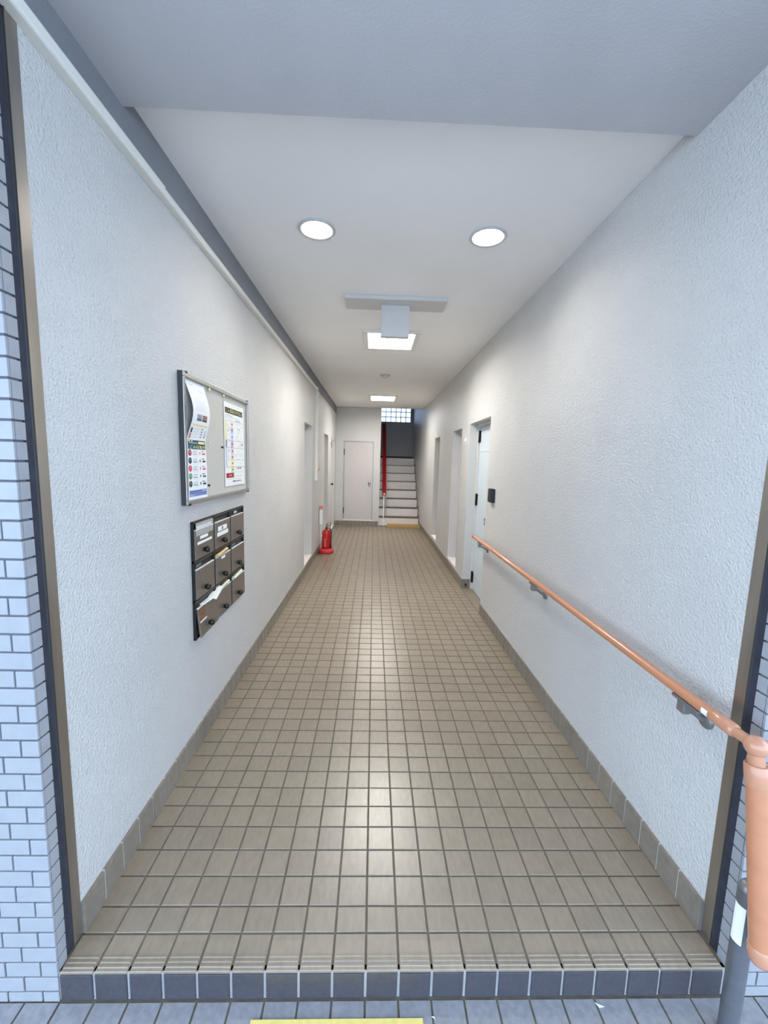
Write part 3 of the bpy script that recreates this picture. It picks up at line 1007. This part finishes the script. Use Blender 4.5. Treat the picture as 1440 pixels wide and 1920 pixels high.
for ro in range(3):
    for c in range(3):
        ya, yb = my0 + cw * c + 0.012, my0 + cw * (c + 1) - 0.012
        zb_ = mz1 - ch * (ro + 1) + 0.007
        zt_ = zb_ + 0.150
        d = MB().bbox(-0.004, 0.004, 0, yb - ya, 0, zt_ - zb_, 0.0012).mesh('box_door')
        d.materials.append(M_ss)
        o = link('box_door', d, ml)
        o.location = (XL + 0.012, ya, zb_)
        e = MB().box(-0.006, 0.0055, 0.002, yb - ya - 0.002, zt_ - zb_ - 0.001, zt_ - zb_ + 0.0025).build('door_lip', M_white, o)
        kb = MB().lathe((0.004, (yb - ya) * 0.48, 0.036), [(0, 0), (0.012, 0), (0.011, 0.006), (0.0165, 0.010), (0.018, 0.016), (0.0145, 0.024), (0.006, 0.027), (0, 0.0275)], 16, 'x').build('knob', M_knob, o)
        if (ro, c) == (2, 0):
            # hangs open: top edge in, bottom swung out
            o.location = (XL + 0.016, ya + 0.004, zb_)
            o.rotation_euler = (0.0, 0.0, 0.0)
            h = zt_ - zb_
            o.matrix_world = Matrix.Translation((XL + 0.014, ya + 0.002, zb_ + h)) @ Matrix.Rotation(-0.10, 4, 'Y') @ Matrix.Rotation(0.02, 4, 'X') @ Matrix.Translation((0, 0, -h))
            MB().box(0.0041, 0.0048, 0.012, 0.085, 0.085, 0.140).build('rust_sticker', mat('brown_sticker', (118, 84, 58), 0.7, noise=(60, 0.4)), o)
            MB().box(0.0041, 0.0049, 0.010, 0.090, 0.074, 0.080).build('sticker_edge', M_paper, o)
        if (ro, c) == (0, 0):
            MB().box(0.0041, 0.0052, 0.060, 0.155, 0.098, 0.114).build('name_label', M_paper, o)
            MB().box(0.0041, 0.0052, 0.028, 0.205, 0.074, 0.087).build('name_label', M_paper, o)
            MB().box(0.0042, 0.0050, 0.012, 0.226, 0.118, 0.186).build('clear_flap', mat('clear_film', (188, 188, 184), 0.25, alpha=0.8), o)
            MB().box(0.0052, 0.0058, 0.020, 0.205, 0.152, 0.170).build('printed_tape', mat('film_print', (214, 214, 212), 0.5), o)
        if (ro, c) == (0, 1):
            MB().box(0.0041, 0.0052, 0.040, 0.175, 0.096, 0.122).build('name_label', M_paper, o)
            MB().box(0.0053, 0.0056, 0.094, 0.112, 0.100, 0.118).build('label_mark', mat('label_ink', (110, 108, 140), 0.7), o)
            MB().box(0.0041, 0.0052, 0.026, 0.196, 0.067, 0.090).build('name_label', M_paper, o)
        if (ro, c) == (1, 1):
            MB().box(0.0041, 0.0050, 0.080, 0.140, 0.128, 0.142).build('name_label', M_paper, o)
        if (ro, c) == (0, 2):
            MB().box(-0.001, 0.0, 0.06, 0.11, 0.165, 0.178).build('slot_label', M_signg, o)
        if (ro, c) in ((1, 0), (1, 2)):
            MB().box(-0.004, -0.003, 0.02, 0.08, 0.160, 0.176).build('slot_label', mat('slot_print', (112, 108, 112), 0.6), o)

def letter(name, cy, cz, L, W, T, tilt, yaw, roll, m, label, out=0.03):
    """thin folded paper poking from a letter slot"""
    mb = MB()
    n = 6
    vs = []
    for sgn in (0, 1):
        for i in range(n + 1):
            u = i / n
            sag = -0.010 * u * u
            for yv in (-L / 2, L / 2):
                vs.append((-0.012 + u * W, yv, sag + sgn * T))
    k = 2 * (n + 1)
    fs = []
    for i in range(n):
        a = 2 * i
        fs += [(a, a + 1, a + 3, a + 2), (k + a, k + a + 2, k + a + 3, k + a + 1), (a, a + 2, k + a + 2, k + a), (a + 1, k + a + 1, k + a + 3, a + 3)]
    fs += [(0, k, k + 1, 1), (2 * n, 2 * n + 1, k + 2 * n + 1, k + 2 * n)]
    mb.add(vs, fs)
    o = mb.build(name, m)
    o.matrix_world = Matrix.Translation((XL + 0.010, cy, cz)) @ Matrix.Rotation(yaw, 4, 'Z') @ Matrix.Rotation(tilt, 4, 'Y') @ Matrix.Rotation(roll, 4, 'X')
    tag(o, label, 'letter')
    return o
M_env = mat('manila_paper', (226, 192, 128), 0.75)
M_cream = mat('cream_paper', (228, 228, 204), 0.75)
M_flyer = mat('flyer_paper', (238, 242, 236), 0.7)
letter('envelope', my0 + cw * 1.42, mz0 + ch * 2 - 0.032, 0.17, 0.028, 0.012, -0.9, 0.0, 0.06, M_env, 'tan envelope in the slot of the middle letterbox')
letter('leaflet', my0 + cw * 1.42, mz0 + ch * 1 - 0.030, 0.19, 0.028, 0.008, -0.8, 0.0, 0.05, M_cream, 'cream leaflet in the slot of the bottom middle letterbox')
letter('leaflet', my0 + cw * 2.42, mz0 + ch * 1 - 0.032, 0.17, 0.026, 0.010, -0.8, 0.0, 0.07, M_cream, 'cream leaflet in the slot of the bottom right letterbox')
letter('flyer', my0 + cw * 0.95, mz0 + ch * 1 - 0.026, 0.16, 0.044, 0.004, -0.05, 0.12, 0.12, M_flyer, 'white flyer sticking out between the two bottom left letterboxes')
letter('flyer', my0 + cw * 0.55, mz0 + ch * 1 - 0.036, 0.14, 0.030, 0.003, -0.3, -0.15, 0.03, M_paper, 'small crumpled white paper in the bottom left letterbox slot')

# ------------------------------------------------------------------ plates and boxes on walls
ib = empty('key_box')
tag(ib, 'small black box on the right wall beside the blue door', 'key box')
MB().bbox(XR - 0.034, XR + 0.0, 3.690, 3.800, 1.165, 1.292, 0.004).build('case', M_black, ib)
MB().bbox(XR - 0.038, XR - 0.034, 3.697, 3.793, 1.172, 1.285, 0.0015).build('cover', M_boxblk, ib)
MB().box(XR - 0.020, XR - 0.006, 3.800, 3.8012, 1.20, 1.27).build('side_label', M_signg, ib)
tag(MB().bbox(XR - 0.003, XR + 0.0, 3.715, 3.775, 1.118, 1.160, 0.001).build('wall_sticker', mat('grey_sticker', (186, 188, 184), 0.6)), 'small grey sticker below the black key box', 'sticker')
pt = empty('wall_plate')
tag(pt, 'small grey plate on the right wall between two doors', 'plate')
MB().bbox(XR - 0.006, XR + 0.0, 4.895, 5.135, 1.735, 1.878, 0.002).build('plate', M_signg, pt)
MB().box(XR - 0.0068, XR - 0.0058, 4.93, 5.10, 1.79, 1.83).build('plate_panel', M_white, pt)
rs = empty('wall_notice_strip')
tag(rs, 'narrow strip with faint red marks on the left wall behind the duct', 'notice')
MB().bbox(XL, XL + 0.003, 6.40, 6.70, 1.31, 1.60, 0.001).build('strip', mat('clear_strip', (222, 220, 217), 0.4), rs)
MB().box(XL + 0.003, XL + 0.0036, 6.60, 6.64, 1.40, 1.585).build('red_line', mat('faded_red', (205, 130, 122), 0.7), rs)
MB().box(XL + 0.003, XL + 0.0038, 6.58, 6.65, 1.335, 1.395).box(XL + 0.003, XL + 0.0038, 6.45, 6.50, 1.325, 1.365).build('red_mark', mat('faded_red_dark', (206, 84, 76), 0.7), rs)

# ------------------------------------------------------------------ fire extinguisher
EX, EY = -0.752, 6.58
stn = empty('extinguisher_stand')
tag(stn, 'red round stand with a white pole and red topped sign', 'stand')
MB().lathe((EX, EY, 0.0), [(0.0, 0.001), (0.116, 0.001), (0.123, 0.012), (0.124, 0.034), (0.116, 0.058), (0.100, 0.076), (0.086, 0.080), (0.078, 0.074), (0.076, 0.032), (0.0, 0.028)], 36).build('base', M_redp, stn)
MB().bbox(-0.862, -0.846, EY + 0.085, EY + 0.093, 0.05, 0.70, 0.002).build('pole', M_white, stn)
MB().tube([(-0.854, EY + 0.089, 0.055), (-0.82, EY + 0.06, 0.045)], 0.006, 8).build('pole_foot', M_white, stn)
pm = Matrix.Translation((-0.853, EY + 0.075, 0.62)) @ Matrix.Rotation(math.radians(28), 4, 'Z')
sp = MB().bbox(-0.030, 0.030, -0.004, 0.004, -0.16, 0.16, 0.001).build('sign_plate', M_white, stn)
sp.matrix_world = pm
MB().box(-0.029, 0.029, -0.0052, -0.004, 0.085, 0.155).build('red_panel', mat('sign_red', (222, 140, 134), 0.5), sp)
MB().box(-0.0315, -0.0305, -0.004, 0.012, -0.16, 0.12).build('dark_edge', M_black, sp)
vs, fs = text_2d('消', 0.045)
MB().add([(x, -0.0056, 0.120 + y) for x, y in vs], fs).build('lettering', mat('sign_red_text', (200, 60, 60), 0.5), sp)

fe = empty('fire_extinguisher')
tag(fe, 'red fire extinguisher standing in its round red base by the left wall', 'fire extinguisher')
b0 = 0.030
MB().lathe((EX, EY, b0), [(0.0, 0.0), (0.062, 0.0), (0.070, 0.010), (0.070, 0.300), (0.066, 0.325), (0.050, 0.350), (0.030, 0.362), (0.022, 0.366), (0.0, 0.366)], 32).build('cylinder', M_red, fe)
MB().lathe((EX, EY, b0 + 0.285), [(0.0705, -0.006), (0.0735, -0.006), (0.0735, 0.006), (0.0705, 0.006)], 32).build('band', M_red, fe)
MB().lathe((EX, EY, b0 + 0.362), [(0.022, 0.0), (0.024, 0.012), (0.018, 0.018), (0.016, 0.045), (0.0, 0.046)], 20).build('valve', M_knob, fe)
MB().tube([(EX - 0.005, EY, b0 + 0.40), (EX + 0.02, EY - 0.02, b0 + 0.425), (EX + 0.045, EY - 0.05, b0 + 0.43)], [0.011, 0.012, 0.009], 10).build('lower_lever', M_chrome, fe)
MB().tube([(EX - 0.005, EY, b0 + 0.425), (EX + 0.015, EY - 0.015, b0 + 0.462), (EX + 0.035, EY - 0.045, b0 + 0.475)], [0.013, 0.015, 0.010], 10).build('upper_lever', M_chrome, fe)
hp = [(EX + 0.012, EY - 0.012, b0 + 0.385), (EX + 0.055, EY - 0.03, b0 + 0.385), (EX + 0.082, EY - 0.03, b0 + 0.34), (EX + 0.080, EY - 0.025, b0 + 0.24), (EX + 0.078, EY - 0.022, b0 + 0.10)]
MB().tube(hp, 0.008, 10).build('hose', M_black, fe)
MB().tube([(EX + 0.078, EY - 0.022, b0 + 0.12), (EX + 0.078, EY - 0.022, b0 + 0.05)], [0.009, 0.013], 10).build('nozzle', M_black, fe)
n = 10
vs = []
for z in (0.08, 0.22):
    for k in range(n + 1):
        a = math.radians(-112 + 24 * k / n)
        vs.append((EX + 0.0706 * math.cos(a), EY + 0.0706 * math.sin(a), b0 + z))
MB().add(vs, [(k, k + 1, n + 2 + k, n + 1 + k) for k in range(n)], True).build('label_panel', mat('extinguisher_label', (206, 92, 84), 0.4), fe)

# ------------------------------------------------------------------ handrail
HX, HZ = 1.037, 0.784
hr = empty('handrail')
tag(hr, 'brown round wooden handrail with a steel post along the right wall', 'handrail')
MB().tube([(HX, 4.06, HZ), (HX, 4.055, HZ), (HX, 1.10, HZ)], 0.0175, 20).build('rail', M_wood, hr)
MB().lathe((HX, 4.06, HZ), [(0.0185, -0.03), (0.0195, -0.028), (0.0195, 0.004), (0.012, 0.012), (0, 0.014)], 20, 'y').build('end_cap', M_vinyl, hr)
for yb in (3.80, 2.475, 1.205):
    bk = MB().bbox(HX - 0.014, HX + 0.014, yb - 0.055, yb + 0.055, HZ - 0.026, HZ - 0.0165, 0.002)
    bk.build('saddle', M_brkt, hr)
    bk = MB().bbox(HX - 0.013, HX + 0.013, yb - 0.002, yb + 0.030, HZ - 0.062, HZ - 0.024, 0.003)
    bk.build('block', M_brkt, hr)
    MB().tube([(HX, yb + 0.012, HZ - 0.048), (HX + 0.03, yb + 0.012, HZ - 0.060), (HX + 0.055, yb + 0.012, HZ - 0.078), (XR, yb + 0.012, HZ - 0.088)], [0.009, 0.009, 0.009, 0.010], 10).build('arm', M_brkt, hr)
    MB().lathe((XR, yb + 0.012, HZ - 0.088), [(0.0, 0.0), (0.029, 0.0), (0.029, -0.006), (0.024, -0.011), (0, -0.012)], 24, 'x').build('wall_disc', M_brkt, hr)
# sticker wrapped on the near end
n = 6
vs = []
for yy in (1.135, 1.112):
    for k in range(n + 1):
        a = math.radians(150 + 60 * k / n)
        vs.append((HX + 0.0180 * math.cos(a), yy, HZ + 0.0180 * math.sin(a)))
MB().add(vs, [(k, k + 1, n + 2 + k, n + 1 + k) for k in range(n)], True).build('sticker', M_paper, hr)
# joint at the near end and the short drop section
ex = MB().tube([(HX, 1.105, HZ), (HX, 1.10, HZ), (HX, 1.045, HZ), (HX, 1.034, HZ), (HX, 1.030, HZ)], [0.0176, 0.0205, 0.0205, 0.0185, 0.013], 20)
ex.build('sleeve', M_vinyl, hr)
MB().tube([(HX, 1.04, HZ), (HX, 0.985, HZ + 0.002)], [0.0145, 0.0155], 18).build('neck', M_vinyl, hr)
BALL = Vector((HX + 0.003, 0.974, HZ))
END = Vector((1.041, 0.881, 0.238))
dv = (END - BALL)
dl = dv.length
dn = dv / dl
def P(t):
    return BALL + dn * t
MB().lathe(BALL, [(0.0, -0.028), (0.0125, -0.0252), (0.021, -0.0187), (0.026, -0.0095), (0.028, 0), (0.026, 0.0095), (0.021, 0.0187), (0.0125, 0.0252), (0, 0.028)], 24).build('ball_joint', M_vinyl, hr)
MB().tube([BALL, BALL + Vector((0.045, -0.015, 0.0)), BALL + Vector((0.062, -0.02, -0.004))], [0.02, 0.019, 0.012], 16).build('joint_end', M_vinyl, hr)
MB().tube([P(0.01), P(0.05)], 0.019, 18).build('drop_neck', M_vinyl, hr)
MB().tube([P(0.046), P(0.05), P(0.10), P(0.104)], [0.0250, 0.0270, 0.0270, 0.0255], 22).build('drop_collar', M_vinyl, hr)
MB().tube([P(0.10), P(dl - 0.03)], 0.0243, 22).build('drop_rail', M_wood, hr)
MB().tube([P(dl - 0.045), P(dl - 0.042), P(dl - 0.012), P(dl - 0.003), P(dl)], [0.0252, 0.0270, 0.0270, 0.0225, 0.012], 22).build('drop_end_cap', M_vinyl, hr)
PXX, PYY = 1.058, 0.952
MB().tube([(PXX, PYY, ZG - 0.03), (PXX, PYY, 0.375)], 0.0235, 22).build('post', M_post, hr)
hp_ = bpy.data.objects['post.003']
hp_['label'] = 'grey steel post'
MB().lathe((PXX, PYY, 0.375), [(0.0235, 0), (0.022, 0.008), (0.016, 0.018), (0.008, 0.022), (0, 0.023)], 22).build('cap', M_brkt, hp_)
MB().tube([(PXX, PYY, 0.390), (1.045, 0.92, 0.43)], 0.010, 12).build('connector', M_brkt, hp_)
n = 8
vs = []
for z in (0.215, 0.330):
    for k in range(n + 1):
        a = math.radians(150 + 75 * k / n)
        vs.append((PXX + 0.0241 * math.cos(a), PYY + 0.0241 * math.sin(a), z))
MB().add(vs, [(k, k + 1, n + 2 + k, n + 1 + k) for k in range(n)], True).build('white_label', M_paper, hp_)

# ------------------------------------------------------------------ small things on the ground
yl = MB().bbox(-0.315, 0.182, 0.70, 0.988, ZG + 0.0005, ZG + 0.004, 0.001)
tag(yl.build('yellow_mat', M_yellow), 'yellow sheet lying on the ground in front of the step', 'mat')
def scrap(pts, z, h, label):
    n = len(pts)
    vs = [(x, y, z) for x, y in pts] + [(x, y, z + h) for x, y in pts]
    o = MB().add(vs, [tuple(range(n)), tuple(range(n, 2 * n))] + [(k, (k + 1) % n, n + (k + 1) % n, n + k) for k in range(n)]).build('paper_scrap', M_flyer)
    tag(o, label, 'scrap')
scrap([(0.708, 1.020), (0.716, 1.008), (0.732, 1.010)], ZG + 0.0008, 0.0012, 'tiny torn scrap on the ground below the step edge')
scrap([(0.208, 0.992), (0.218, 0.986), (0.216, 0.992)], ZG + 0.0008, 0.0012, 'tiny white scrap on the ground near the yellow sheet')
